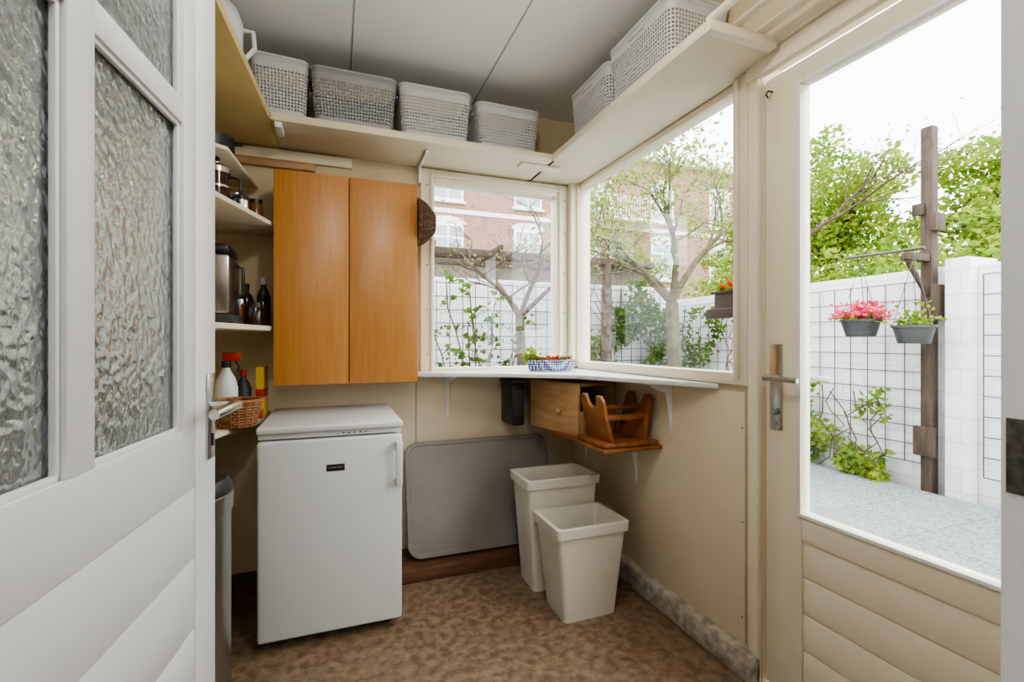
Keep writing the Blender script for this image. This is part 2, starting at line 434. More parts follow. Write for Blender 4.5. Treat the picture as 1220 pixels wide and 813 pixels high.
ang = math.atan2(.9936,.113)
Md = Matrix.Translation((-.252,1.13,0)) @ Matrix.Rotation(ang,4,'Z')
d1o = b.done(Md)
g = B('rippled_panes', d1o)
for (t0,t1) in ((.15,.403),(.455,.71)):
    for (z0,z1) in ((1.055,1.605),(1.635,2.01)):
        g.box((-t1-.004,-.003,z0),(-t0+.004,.003,z1),M['ripple'],0)
g.done(Md)
h = B('lever_lock', d1o)
for sgn in (-1,1):
    yb2 = sgn*.02; yo = sgn*.026
    h.box((-.050,min(yb2,yo),.985),(-.018,max(yb2,yo),1.155),M['chrome'],.003)
    h.cyl((-.034,yo,1.09),(-.034,sgn*.068,1.09),.009,M['chrome'])
    h.tube([(-.028,sgn*.068,1.09),(-.06,sgn*.07,1.091),(-.10,sgn*.068,1.088),(-.135,sgn*.062,1.085)],[.011,.010,.010,.010],M['chrome'],12)
    h.box((-.037,min(yo,sgn*.028),1.01),(-.031,max(yo,sgn*.028),1.035),M['black'],.001)
h.box((-.002,-.01,.98),(.0015,.01,1.16),M['chrome'],.001)
h.done(Md)
b = B('hinges', d1o)
for z in (.3,1.1,1.85): b.cyl((-.855,-.022,z),(-.855,-.022,z+.09),.007,M['chrome'])
b.done(Md)
b = B('trim_5'); b.box((-.40,.13,0),(-.372,.243,2.2),M['white'],.003); b.box((-.372,.13,2.12),(.55,.243,2.2),M['white'],.003); b.done()

# ------------------------------------------------------------------ upper shelves
b = B('upper_shelf')
b.box((-.27,2.33,2.20),(1.12,YB-.001,2.235),M['shelfcream'],.003)
b.box((1.10,1.2,2.20),(XR-.001,YB-.001,2.236),M['shelfcream'],.003)
b.box((.95,2.40,2.186),(1.19,2.47,2.1995),M['frame'],.003)
b.prism([(-.749,2.679),(-.272,2.679),(-.272,2.33),(-.322,1.58),(-.40,.60),(-.749,.60)],2.20,2.236,M['yellow'],.003)
us = b.done()
b = B('shelf_brackets', us)
b.box((-.255,2.34,2.175),(-.225,2.45,2.20),M['white'],.003)
b.box((.43,2.42,2.185),(.446,2.655,2.20),M['white'],.002); b.box((.43,2.64,2.10),(.446,2.657,2.185),M['white'],.002)
b.done()

# ------------------------------------------------------------------ perforated baskets
def basket(name, cx, cy, z0, w, d, h, m, rot=0):
    bm = bmesh.new()
    def P(u, v, off=0):
        k = .90 + .10*v
        ww, dd = (w/2)*k-off, (d/2)*k-off; r = .035
        seg = [2*(ww-r), math.pi/2*r, 2*(dd-r), math.pi/2*r]*2
        L = sum(seg); s_ = (u%1)*L
        cs = [(ww-r,-dd+r),(ww-r,dd-r),(-ww+r,dd-r),(-ww+r,-dd+r)]
        dirs = [(1,0),(0,1),(-1,0),(0,-1)]
        starts = [(-ww+r,-dd),(ww,-dd+r),(ww-r,dd),(-ww,dd-r)]
        for i in range(4):
            if s_ <= seg[2*i]:
                return Vector((starts[i][0]+dirs[i][0]*s_, starts[i][1]+dirs[i][1]*s_, v*h))
            s_ -= seg[2*i]
            if s_ <= seg[2*i+1]:
                a = -math.pi/2 + i*math.pi/2 + s_/r
                return Vector((cs[i][0]+math.cos(a)*r, cs[i][1]+math.sin(a)*r, v*h))
            s_ -= seg[2*i+1]
        return Vector((starts[0][0],starts[0][1],v*h))
    per = 2*(w+d)-.06; nc = int(per/.0145); v0,v1 = .10,.80; nr = max(4,int(h*(v1-v0)/.0145))
    cache = {}
    def V(u,v):
        key = (round((u%1)*1e5)%100000, round(v*1e5))
        if key not in cache: cache[key] = bm.verts.new(P(u,v))
        return cache[key]
    for r_ in range(nr):
        for c_ in range(nc):
            ua,ub = c_/nc,(c_+1)/nc; um=(ua+ub)/2
            va,vb = v0+(v1-v0)*r_/nr, v0+(v1-v0)*(r_+1)/nr; vm=(va+vb)/2
            outer = [V(ua,va),V(um,va),V(ub,va),V(ub,vm),V(ub,vb),V(um,vb),V(ua,vb),V(ua,vm)]
            cir = []
            for k in range(8):
                a = -3*math.pi/4 + k*math.pi/4
                cir.append(bm.verts.new(P(um+math.cos(a)*(ub-ua)*.32, vm+math.sin(a)*(vb-va)*.32)))
            for k in range(8):
                j=(k+1)%8; bm.faces.new((outer[k],outer[j],cir[j],cir[k]))
    for c_ in range(nc):
        for uu in ((c_/nc,(c_+.5)/nc),((c_+.5)/nc,(c_+1)/nc)):
            for (va,vb) in ((0,v0),(v1,.93),(.93,1)):
                bm.faces.new((V(uu[0],va),V(uu[1],va),V(uu[1],vb),V(uu[0],vb)))
    ring = []
    for c_ in range(nc*2): ring.append(V(c_/(2*nc),0))
    try: bm.faces.new(ring[::-1])
    except Exception: pass
    o = B(name); o.add(bm, m)
    o.tube([P(i/64.,1) for i in range(64)], .006, m, 8, closed=True)
    o.tube([P(i/64.,.93) for i in range(64)], .0035, m, 6, closed=True)
    for sg in (-1,1):
        o.box((sg*(w/2)-.008,-.05,h*.86),(sg*(w/2)+.006,.05,h*.90),m,.003)
    return o.done(Matrix.Translation((cx,cy,z0)) @ Matrix.Rotation(rot,4,'Z'), solid=.0022)

ZS = 2.239
basket('storage_basket', -.245, 2.50, ZS, .24, .30, .255, M['basket'], .06)
basket('storage_basket', .085, 2.49, ZS, .385, .28, .245, M['basketdark'], .0)
basket('storage_basket', .475, 2.495, ZS, .36, .28, .245, M['basket'], -.01)
basket('storage_basket', .865, 2.505, ZS, .355, .28, .225, M['basket'], .02)
basket('storage_basket', 1.285, 2.035, ZS, .27, .37, .245, M['basket'], .0)
basket('storage_basket', 1.275, 1.615, ZS, .28, .42, .25, M['basket'], .0)

b = B('plastic_jug')
b.lathe([(0,0),(.085,0),(.095,.02),(.095,.20),(.08,.25),(.045,.28),(.045,.31),(0,.31)],(-.43,2.08,ZS),M['white_pl'],28)
b.tube([(-.34,2.08,2.42),(-.30,2.08,2.42),(-.295,2.08,2.36),(-.335,2.08,2.30)],.009,M['white_pl'],8)
b.lathe([(.048,.29),(.052,.29),(.052,.325),(0,.325)],(-.43,2.08,ZS),M['white_pl'],24)
b.done()
b = B('storage_tub')
b.lathe([(0,0),(.125,0),(.14,.22),(.148,.225),(.148,.245),(.135,.25),(0,.255)],(-.50,1.76,ZS),M['white_pl'],32)
b.tube([(-.36,1.76,ZS+.20),(-.345,1.72,ZS+.12),(-.345,1.76,ZS+.09),(-.345,1.80,ZS+.12),(-.36,1.76,ZS+.20)],.004,M['chrome'],6)
b.done()

# ------------------------------------------------------------------ beech wall cabinet
b = B('wall_cabinet')
b.box((-.265,2.42,1.015),(.385,2.679,2.01),M['beech'],.002)
b.box((-.265,2.398,1.017),(.0575,2.4185,2.008),M['beech'],.003)
b.box((.0625,2.398,1.017),(.385,2.4185,2.008),M['beech'],.003)
b.done()

def wicker(name, c, rf, h, m, Mx=None, rings=9, stakes=18):
    o = B(name); Mx = Mx or Matrix.Identity(4); T = Matrix.Translation(c) @ Mx
    o.lathe([(0,.004)]+[(rf(i/8)*.96,.004+h*.98*i/8) for i in range(9)],(0,0,0),m,28)
    for i in range(rings+1):
        t = i/rings; r = rf(t)
        o.tube([( (r+.0035*math.sin(k*9+i*math.pi))*math.cos(2*math.pi*k/36),(r+.0035*math.sin(k*9+i*math.pi))*math.sin(2*math.pi*k/36),.005+h*t) for k in range(36)],.0055 if i<rings else .009,m,6,closed=True)
    for k in range(stakes):
        a = 2*math.pi*k/stakes
        o.tube([(rf(i/6)*math.cos(a)*1.01,rf(i/6)*math.sin(a)*1.01,h*i/6) for i in range(7)],.004,m,6)
    return o.done(T)
wicker('wicker_bowl', (.485,2.47,1.835), lambda t: .045+.07*math.sin(t*math.pi/2), .088, M['wicker'], Matrix.Rotation(-math.pi/2,4,'Y'))
wicker('wicker_basket', (-.375,2.21,.872), lambda t:.065+.02*t, .10, M['wicker2'])

# ------------------------------------------------------------------ nook shelving
def nook(z, t=.02, xr=-.275, m='shelfcream'):
    b = B('pantry_shelf')
    b.prism([(-.749,2.679),(xr,2.679),(xr,2.42),(xr-.135,2.0),(xr-.27,1.50),(-.749,1.50)],z,z+t,M[m],.003)
    b.box((-.749,1.52,z-.04),(-.725,2.65,z),M[m],.002)
    b.done()
nook(1.75); nook(1.268,.022); nook(.85,.02,-.31)
b = B('pantry_shelf'); b.prism([(-.749,2.65),(-.36,2.65),(-.40,2.15),(-.749,1.9)],1.975,1.99,M['shelfcream'],.002); b.done()
b = B('saucepan'); b.lathe([(0,0),(.07,0),(.078,.01),(.078,.055),(.074,.058),(0,.062)],(-.47,2.24,1.991),M['black'],28)
b.lathe([(.080,.055),(.080,.062),(.03,.074),(.012,.078),(.012,.092),(0,.095)],(-.47,2.24,1.991),M['darkgrey'],28)
b.tube([(-.395,2.24,2.035),(-.36,2.24,2.038)],.008,M['black'],8); b.done()
b = B('french_press')
b.lathe([(0,0),(.045,0),(.045,.13),(.04,.13),(.04,.005)],(-.45,2.22,1.771),M['coffee'],28)
for z in (.005,.07,.13): b.lathe([(.047,z),(.0475,z),(.0475,z+.008),(.046,z+.008)],(-.45,2.22,1.771),M['chrome'],28)
b.lathe([(.048,.135),(.048,.15),(.03,.165),(0,.168)],(-.45,2.22,1.771),M['chrome'],28); b.cyl((-.45,2.22,1.93),(-.45,2.22,1.955),.003,M['chrome'],seg=8)
b.ball((-.45,2.22,1.96),.010,M['black']); b.tube([(-.405,2.22,1.89),(-.37,2.22,1.885),(-.365,2.22,1.83),(-.405,2.22,1.80)],.006,M['black'],8); b.done()
def jar(name,x,y,z,r,h,m,cap):
    b = B(name); b.lathe([(0,0),(r*.92,0),(r,.008),(r,h*.76),(r*.84,h*.84)],(x,y,z),m,24)
    b.lathe([(r*.93,h*.80),(r*.93,h),(0,h*1.01)],(x,y,z),cap,24); b.done()
jar('lidded_jar',-.385,2.34,1.771,.032,.078,M['chrome'],M['black'])
jar('lidded_jar',-.345,2.46,1.771,.030,.10,M['spice'],M['black'])
jar('lidded_jar',-.43,2.50,1.771,.036,.13,M['spice'],M['chrome'])
b = B('coffee_maker')
b.box((-.55,2.18,1.291),(-.385,2.40,1.33),M['darkgrey'],.008)
b.box((-.55,2.18,1.33),(-.40,2.40,1.57),M['steel'],.012)
b.box((-.545,2.19,1.57),(-.405,2.39,1.615),M['black'],.015)
b.cyl((-.47,2.18,1.59),(-.47,2.165,1.59),.02,M['black']); b.tube([(-.40,2.30,1.54),(-.37,2.30,1.53),(-.37,2.30,1.42),(-.40,2.30,1.40)],.007,M['black'],8); b.done()
def bottle(name,x,y,z,r,h,m,cap):
    b = B(name); b.lathe([(0,0),(r,0),(r*1.02,.01),(r,h*.62),(r*.75,h*.72),(r*.38,h*.80),(r*.36,h*.9),(0,h*.9)],(x,y,z),m,24)
    b.lathe([(r*.44,h*.86),(r*.44,h),(0,h)],(x,y,z),cap,20); b.done()
bottle('sauce_bottle',-.322,2.50,1.291,.028,.17,M['coffee'],M['darkgrey'])
bottle('sauce_bottle',-.395,2.53,1.291,.032,.20,M['coffee'],M['black'])
bottle('sauce_bottle',-.33,2.60,1.291,.03,.24,M['coffee'],M['white_pl'])
jar('jar_of_preserve',-.345,2.43,1.291,.036,.105,M['coffee'],M['black'])
jar('jar_of_preserve',-.412,2.455,1.291,.030,.12,M['spice'],M['chrome'])
b = B('spray_bottle')
c=(-.445,2.36,.871)
b.lathe([(0,0),(.042,0),(.045,.012),(.045,.15),(.035,.19),(.016,.225),(.015,.24),(0,.24)],c,M['white_pl'],24)
b.lathe([(.018,.235),(.018,.262),(0,.262)],c,M['black'],20)
b.box((c[0]-.015,c[1]-.012,c[2]+.262),(c[0]+.055,c[1]+.012,c[2]+.30),M['red'],.006)
b.tube([(c[0]+.035,c[1],c[2]+.262),(c[0]+.05,c[1],c[2]+.24),(c[0]+.045,c[1],c[2]+.21)],.006,M['black'],8); b.done()
b = B('cereal_carton'); b.box((-.345,2.46,.871),(-.312,2.60,1.10),M['yellowbox'],.002); b.box((-.346,2.459,.96),(-.311,2.601,1.0),M['red'],.001)
b.done()
bottle('cleaning_bottle',-.40,2.49,.871,.032,.22,M['darkgrey'],M['red'])
b = B('spice_tin'); b.box((-.335,2.40,.871),(-.312,2.45,.905),M['red'],.003); b.box((-.336,2.399,.905),(-.311,2.451,.913),M['chrome'],.002); b.done()

# ------------------------------------------------------------------ pedal bin
b = B('pedal_bin')
c = (-.455,1.68,0)
b.lathe([(0,0),(.155,0),(.157,.03),(.150,.035)],c,M['black'],48)
b.lathe([(.150,.03),(.150,.70),(.146,.705)],c,M['steel'],48)
b.lathe([(.154,.70),(.156,.705),(.156,.755),(.15,.76)],c,M['steel'],48)
b.lathe([(.154,.757),(.154,.775),(.14,.80),(.09,.822),(0,.828)],c,M['black'],48)
b.box((c[0]+.13,c[1]-.05,.0),(c[0]+.19,c[1]+.0,.02),M['black'],.006)
b.done()

# ------------------------------------------------------------------ fridge
b = B('undercounter_fridge')
fx0,fx1,fy0,fy1 = -.285,.265,2.05,2.65
b.box((fx0+.004,fy0+.055,.03),(fx1-.004,fy1,.835),M['fridge'],.006)
b.box((fx0,fy0,.045),(fx1,fy0+.045,.828),M['fridge'],.012,seg=3)
b.box((fx0+.01,fy0+.045,.06),(fx1-.01,fy0+.056,.82),M['seal'],.001)
b.box((fx0+.002,fy0+.012,.833),(fx1-.002,fy0+.07,.862),M['fridge'],.006)
b.box((fx0-.003,fy0-.004,.856),(fx1+.003,fy1,.884),M['fridge'],.009,seg=3)
for i in range(5): b.cyl((.03+i*.022,fy0+.0125,.845),(.03+i*.022,fy0+.010,.845),.003,M['black'],seg=10)
b.box((-.035,fy0-.0025,.695),(.035,fy0+.001,.722),M['black'],.001)
b.box((-.028,fy0-.0032,.707),(.028,fy0-.002,.710),M['chrome'],.0003)
hx=.235
b.box((hx,fy0-.040,.62),(hx+.028,fy0-.026,.80),M['fridge'],.006)
b.box((hx,fy0-.034,.62),(hx+.028,fy0+.002,.642),M['fridge'],.005); b.box((hx,fy0-.034,.778),(hx+.028,fy0+.002,.80),M['fridge'],.005)
for x in (fx0+.05,fx1-.05):
    for y in (fy0+.09,fy1-.30): b.cyl((x,y,0),(x,y,.032),.018,M['black'])
b.done()

# ------------------------------------------------------------------ tapered bins
def tbin(name,x0,x1,y0,y1,h,bx0,bx1,by0,by1):
    tb = bmesh.new()
    def ring(a0,a1,c0,c1,z,r=.02):
        pts=[]
        for (cx,cy,st) in ((a1-r,c0+r,-90),(a1-r,c1-r,0),(a0+r,c1-r,90),(a0+r,c0+r,180)):
            for k in range(5):
                a=math.radians(st+k*22.5); pts.append(tb.verts.new((cx+r*math.cos(a),cy+r*math.sin(a),z)))
        return pts
    t=.006
    R=[ring(bx0,bx1,by0,by1,0),ring(x0+.008,x1-.008,y0+.008,y1-.008,h-.045),
       ring(x0-.004,x1+.004,y0-.004,y1+.004,h-.043),ring(x0-.006,x1+.006,y0-.006,y1+.006,h-.002),
       ring(x0-.003,x1+.003,y0-.003,y1+.003,h),ring(x0+.012,x1-.012,y0+.012,y1-.012,h),
       ring(x0+.016,x1-.016,y0+.016,y1-.016,h-.04),ring(bx0+t,bx1-t,by0+t,by1-t,.012)]
    for a,c in zip(R,R[1:]):
        n=len(a)
        for i in range(n): tb.faces.new((a[i],a[(i+1)%n],c[(i+1)%n],c[i]))
    tb.faces.new(R[0][::-1]); tb.faces.new(R[-1])
    bmesh.ops.recalc_face_normals(tb, faces=tb.faces)
    o=B(name); o.add(tb,M['binwhite']); return o.done()
tbin('waste_bin',.88,1.225,1.80,2.07,.42,.925,1.18,1.835,2.035)
tbin('waste_bin',.86,1.25,2.09,2.335,.55,.905,1.205,2.12,2.31)

# ------------------------------------------------------------------ leaning board
tb = bmesh.new()
def rr(w,h,r,z,ins=0):
    pts=[]
    for (cx,cy,st) in ((w/2-r,-h/2+r,-90),(w/2-r,h/2-r,0),(-w/2+r,h/2-r,90),(-w/2+r,-h/2+r,180)):
        for k in range(9):
            a=math.radians(st+k*11.25); pts.append(tb.verts.new((cx+(r-ins)*math.cos(a),cy+(r-ins)*math.sin(a),z)))
    return pts
Wb,Hb,Rb=.84,.60,.075
R=[rr(Wb,Hb,Rb,-.014,.004),rr(Wb,Hb,Rb,-.010,0),rr(Wb,Hb,Rb,.010,0),rr(Wb,Hb,Rb,.014,.004),rr(Wb,Hb,Rb,.014,.022),rr(Wb,Hb,Rb,.010,.026)]
for a,c in zip(R,R[1:]):
    n=len(a)
    for i in range(n): tb.faces.new((a[i],a[(i+1)%n],c[(i+1)%n],c[i]))
tb.faces.new(R[0][::-1]); tb.faces.new(R[-1])
bmesh.ops.recalc_face_normals(tb, faces=tb.faces)
o=B('folded_table_top'); o.add(tb,M['board'])
o.box((-.3,-.2,-.024),(.3,-.17,-.012),M['boardedge'],.002); o.box((-.3,.17,-.024),(.3,.2,-.012),M['boardedge'],.002)
lean=math.atan2(.59,.15)
o.done(Matrix.Translation((.77,2.557,.072+.303)) @ Matrix.Rotation(lean,4,'X'))

# ------------------------------------------------------------------ corner worktop + brackets
def bracket(o,p,dirv,L=.15,H=.2):
    dx,dy = dirv; px,py,pz = p; sx,sy = -dy*.010, dx*.010
    o.box((min(px,px+dx*.006)-abs(sx),min(py,py+dy*.006)-abs(sy),pz-H),(max(px,px+dx*.006)+abs(sx),max(py,py+dy*.006)+abs(sy),pz),M['white'],.001)
    o.box((min(px,px+dx*L)-abs(sx),min(py,py+dy*L)-abs(sy),pz-.006),(max(px,px+dx*L)+abs(sx),max(py,py+dy*L)+abs(sy),pz),M['white'],.001)
    Mx = Matrix(((dx,0,-dy,px),(dy,0,dx,py),(0,1,0,pz),(0,0,0,1)))
    o.prism([(.004,-H*.92),(.018,-H*.5),(.03,-.045),(L*.92,-.014),(L*.92,-.004),(.004,-.004)],-.003,.003,M['white'],.001,Mx)
b = B('corner_worktop')
b.prism([(.405,2.655),(.405,2.50),(.80,2.33),(1.12,2.08),(1.398,1.45),(1.398,2.61),(1.355,2.61),(1.355,2.655)],1.034,1.0545,M['white2'],.003)
bracket(b,(.60,2.678,1.034),(0,-1),.2,.24)
bracket(b,(1.407,1.74,1.034),(-1,0),.12,.24)
b.done()
b = B('lower_shelf')
b.box((1.10,1.80,.725),(1.405,2.665,.743),M['stoolwood'],.003)
bracket(b,(1.407,2.0,.725),(-1,0),.12,.20)
bracket(b,(1.407,2.5,.725),(-1,0),.12,.20)
b.done()

b = B('wooden_crate')
Mc = Matrix.Translation((1.215,2.335,.744)) @ Matrix.Rotation(math.radians(14),4,'Z')
hx_,hy_,hz_=.130,.20,.262
b.box((-hx_,-hy_,0),(-hx_+.016,hy_,hz_),M['crate'],.002,Mc); b.box((hx_-.014,-hy_,0),(hx_,hy_,hz_),M['crate'],.002,Mc)
b.box((-hx_+.016,hy_-.014,0),(hx_-.014,hy_,hz_),M['crate'],.002,Mc); b.box((-hx_+.016,-hy_,0),(hx_-.014,hy_-.014,.01),M['crate'],.001,Mc)
b.box((-hx_+.016,-hy_,.01),(hx_-.014,-hy_+.012,.12),M['crate'],.002,Mc)
b.box((-hx_+.016,-hy_,hz_-.016),(hx_-.014,hy_-.014,hz_),M['crate'],.002,Mc)
b.box((-hx_+.03,-hy_+.05,.011),(hx_-.03,hy_-.05,.19),M['darkgrey'],.01,Mc)
b.ball(Mc @ Vector((-hx_-.014,-.06,.11)),.013,M['crate']); b.cyl(Mc @ Vector((-hx_-.012,-.06,.11)),Mc @ Vector((-hx_+.002,-.06,.11)),.006,M['crate'])
b.done()
b = B('black_storage_box')
b.prism([(.925,2.49),(1.005,2.49),(1.005,2.679),(.925,2.679)],.745,.985,M['black'],.012)
b.box((.915,2.48,.985),(1.015,2.679,1.005),M['darkgrey'],.006); b.box((.935,2.484,.80),(.995,2.491,.95),M['darkgrey'],.004); b.done()
b = B('step_stool')
b.box((1.105,1.81,.744),(1.395,2.06,.766),M['stoolwood'],.006)
def side(sg):
    pts=[(-.11,0),(.11,0),(.10,.10),(.10,.19),(.08,.215),(.05,.215),(.035,.17),(0,.15),(-.035,.17),(-.05,.215),(-.08,.215),(-.10,.19),(-.10,.10)]
    T = Matrix.Translation((1.245+sg*.085,1.935,.764)) @ Matrix.Rotation(sg*.22,4,'Y') @ Matrix(((0,0,1,0),(1,0,0,0),(0,1,0,0),(0,0,0,1)))
    b.prism(pts,-.009,.009,M['stoolwood'],.003,T)
side(-1); side(1)
b.box((1.14,1.845,.86),(1.35,1.865,.885),M['stoolwood'],.003); b.box((1.12,1.92,.90),(1.37,1.965,.917),M['stoolwood'],.004)
b.done()

b = B('patterned_planter')
c=(1.14,2.43,1.056)
b.lathe([(0,0),(.125,0),(.135,.008),(.150,.058),(.156,.062),(.150,.064),(.142,.058),(.128,.012),(0,.012)],c,M['blueware'],40,sx=1,sy=.55)
b.lathe([(0,.052),(.138,.052)],c,M['soil'],40,sx=1,sy=.55)
pl=b.done()
pts=[(c[0]+random.uniform(-.12,.12),c[1]+random.uniform(-.05,.05),c[2]+.055+abs(random.gauss(0,.008))) for _ in range(120)]
leaves('foliage',pts,M['ivy'],pl,.028)
pts=[(c[0]+random.uniform(-.11,.12),c[1]+random.uniform(-.05,.05),c[2]+.062+abs(random.gauss(0,.006))) for _ in range(70)]
leaves('blossom',pts,M['redpetal'],pl,.02,True)
pts=[(c[0]-.12+random.gauss(0,.022),c[1]+random.gauss(0,.02),c[2]+.06+abs(random.gauss(0,.04))) for _ in range(60)]
leaves('sprig',pts,M['leaf'],pl,.04)

b = B('drying_rack')
b.box((1.09,1.165,2.19),(1.37,1.195,2.225),M['frame'],.004)
for x in (1.12,1.22,1.32): b.cyl((x,.245,2.245),(x,1.20,2.245),.014,M['frame'],seg=16)
b.box((1.10,.242,2.21),(1.36,.27,2.28),M['frame'],.004)
b.done()

b = B('added_fill_bulb'); LX,LY=.30,.85  # out-of-frame bulb fixture, added to carry a fill lamp
b.lathe([(0,0),(.05,0),(.05,-.012),(.02,-.03),(0,-.03)],(LX,LY,2.6),M['fill_fixture'],32)
b.cyl((LX,LY,2.57),(LX,LY,2.47),.003,M['black']); b.cyl((LX,LY,2.475),(LX,LY,2.43),.018,M['black']); fill_bulb_ob=b.done()
ld = bpy.data.lights.new('ceiling_fill_light','POINT'); ld.shadow_soft_size=.06; ld.energy=19; ld.color=(1,.96,.90)  # added fill lamp, brightens the ceiling and room
lo = bpy.data.objects.new('ceiling_fill_light',ld); lo.location=(LX,LY,2.34); COL.objects.link(lo); lo.parent=fill_bulb_ob
b = B('added_fill_pendant'); b.lathe([(0,0),(.02,0),(.02,-.02),(0.06,-.05),(.20,-.16),(.205,-.165)],(-.1,-1.5,2.5),M['fill_fixture'],40); fill_pendant_ob=b.done()  # unseen pendant behind the camera, added to carry a fill lamp
b = B('fill_pendant_cord',fill_pendant_ob); b.cyl((-.1,-1.5,2.5),(-.1,-1.5,2.68),.004,M['black']); b.done()
ld = bpy.data.lights.new('rear_fill_light','AREA'); ld.shape='DISK'; ld.size=.9; ld.energy=16; ld.color=(1,.98,.95)  # added fill lamp, brightens the room from behind the camera
lo = bpy.data.objects.new('rear_fill_light',ld); lo.location=(-.1,-1.5,2.3); lo.rotation_euler=(math.radians(60),0,0); COL.objects.link(lo); lo.parent=fill_pendant_ob
b = B('ceiling'); b.box((-.85,-2.6,2.68),(1.52,.14,2.72),M['ceil'],0); b.done()

# ------------------------------------------------------------------ exterior
b = B('patio'); b.box((1.53,-4,-.12),(4.69,2.79,-.05),M['patio'],0); b.box((-3,2.79,-.12),(4.69,5.99,-.05),M['patio'],0); b.done()
b = B('ground'); b.box((-30,-10,-.3),(50,45,-.125),M['soil'],0); b.done()

def grid(o, axis, pos, a0,a1,z0,z1, st, r=.003):
    n=int((a1-a0)/st)
    for i in range(n+1):
        a=a0+i*st
        p=((pos,a,z0),(pos,a,z1)) if axis=='Y' else ((a,pos,z0),(a,pos,z1))
        o.cyl(p[0],p[1],r,M['wire'],seg=5)
    n=int((z1-z0)/st)
    for i in range(n+1):
        z=z0+i*st
        p=((pos,a0,z),(pos,a1,z)) if axis=='Y' else ((a0,pos,z),(a1,pos,z))
        o.cyl(p[0],p[1],r,M['wire'],seg=5)

b = B('garden_wall')
b.box((4.85,2.4,-.125),(5.05,5.99,1.86),M['garden_wall'],.01)
b.box((4.70,2.25,-.125),(5.08,2.42,1.90),M['garden_wall'],.01)
b.box((4.80,-2.5,-.125),(4.95,2.25,1.84),M['garden_wall'],.01)
b.done()
b = B('wire_trellis'); grid(b,'Y',4.82,2.62,5.8,.15,1.75,.16,.0045); b.done()
b = B('wire_trellis'); grid(b,'Y',4.77,.6,2.2,.15,1.75,.16,.0045); b.done()
b = B('boundary_wall')
b.box((-4,6.0,-.125),(4.84,6.15,2.05),M['garden_wall2'],.01)
b.done()
b = B('garden_shed')
b.box((-4,6.4,-.125),(4.6,7.6,2.38),M['shedwood'],.01); b.box((-4.1,6.2,2.38),(4.7,7.7,2.46),M['slate'],.01); b.done()
b = B('wire_trellis'); grid(b,'X',5.93,0,4.7,.1,2.0,.17,.0065); b.done()

b = B('terrace_houses')
YH=20.0
b.box((-12,YH,-.1),(22,YH+7,10.4),M['brick'],0)
b.box((-12.1,YH-.25,10.3),(22.1,YH+7,10.65),M['stone'],.02)
b.box((-12,YH-.03,6.75),(22,YH,6.95),M['stone'],.01)
x=-10.3
while x<21:
    for (z0,z1) in ((1.0,3.2),(4.4,6.3),(7.3,9.1)):
        b.box((x-.68,YH-.06,z0),(x+.68,YH+.01,z1),M['white'],.01)
        b.box((x-.58,YH-.08,z0+.1),(x-.04,YH-.05,z1-.1),M['winglass'],0); b.box((x+.04,YH-.08,z0+.1),(x+.58,YH-.05,z1-.1),M['winglass'],0)
        b.box((x-.58,YH-.09,z1-.62),(x+.58,YH-.05,z1-.55),M['white'],0)
        b.box((x-.78,YH-.12,z0-.12),(x+.78,YH+.01,z0),M['stone'],.01)
        pts=[(-.80,0),(.80,0)]+[(.80*math.cos(a),.05+.28*math.sin(a)) for a in [math.pi*i/8 for i in range(9)]]
        b.prism(pts,-.03,.03,M['stone'],0,Matrix.Translation((x,YH-.04,z1)) @ Matrix.Rotation(math.pi/2,4,'X'))
    x+=3.7
for x in (13.2,):
    b.box((x-1.6,YH-1.2,6.9),(x+1.6,YH,7.05),M['white2'],.01)
    for i in range(22): b.cyl((x-1.58+i*.15,YH-1.18,7.05),(x-1.58+i*.15,YH-1.18,8.0),.02,M['white2'],seg=6)
    b.cyl((x-1.6,YH-1.18,8.0),(x+1.6,YH-1.18,8.0),.035,M['white2'],seg=8)
b.done()

b = B('timber_post')
b.box((4.70,2.505,-.125),(4.79,2.595,3.05),M['oldwood'],.012)
b.box((4.66,2.47,.25),(4.70,2.63,.50),M['oldwood'],.008)
b.box((4.42,2.52,1.90),(4.72,2.58,1.96),M['oldwood'],.006)
b.tube([(4.44,2.545,1.90),(4.70,2.545,1.62)],.022,M['oldwood'],6)
b.tube([(4.45,2.42,1.98),(4.45,3.05,1.995)],.012,M['rust'],8)
b.box((4.66,2.46,2.15),(4.80,2.505,2.30),M['oldwood'],.006); b.box((4.67,2.46,1.4),(4.80,2.505,1.7),M['oldwood'],.006)
b.box((4.66,2.555,2.30),(4.70,2.635,2.40),M['oldwood'],.006)
b.done()

def hangpot(name,c,r,h,ztop,flower,n):
    b=B(name)
    b.lathe([(0,0),(r*.72,0),(r*.75,.01),(r*.96,h-.02),(r*1.04,h-.02),(r*1.04,h),(r*.95,h),(r*.9,h-.03),(0,h-.03)],c,M['darkgrey'],28)
    for k in range(3):
        a=2*math.pi*k/3+.4
        b.tube([(c[0]+r*math.cos(a),c[1]+r*math.sin(a),c[2]+h),(c[0],c[1],ztop-.06)],.003,M['wire'],5)
    b.tube([(c[0],c[1],ztop-.07),(c[0],c[1],ztop-.01),(c[0]+.01,c[1],ztop+.012)],.004,M['wire'],5)
    o=b.done()
    def cl(s): return max(-1.25,min(1.25,random.gauss(0,s)))*r
    pts=[Vector(c)+Vector((cl(.5),cl(.5),h+abs(random.gauss(0,.03)))) for _ in range(n)]
    leaves('foliage',pts,M['leaf'],o,.05)
    if flower:
        pts=[Vector(c)+Vector((cl(.62),cl(.62),h+.01+min(.14,abs(random.gauss(0,.06))))) for _ in range(int(n*2.2))]
        leaves('blossom',pts,M['pink'],o,.038,True)
    else:
        pts=[Vector(c)+Vector((cl(.3),cl(.3),h+min(.18,abs(random.gauss(0,.09))))) for _ in range(n)]
        leaves('sprigs',pts,M['leaf'],o,.045)
    return o
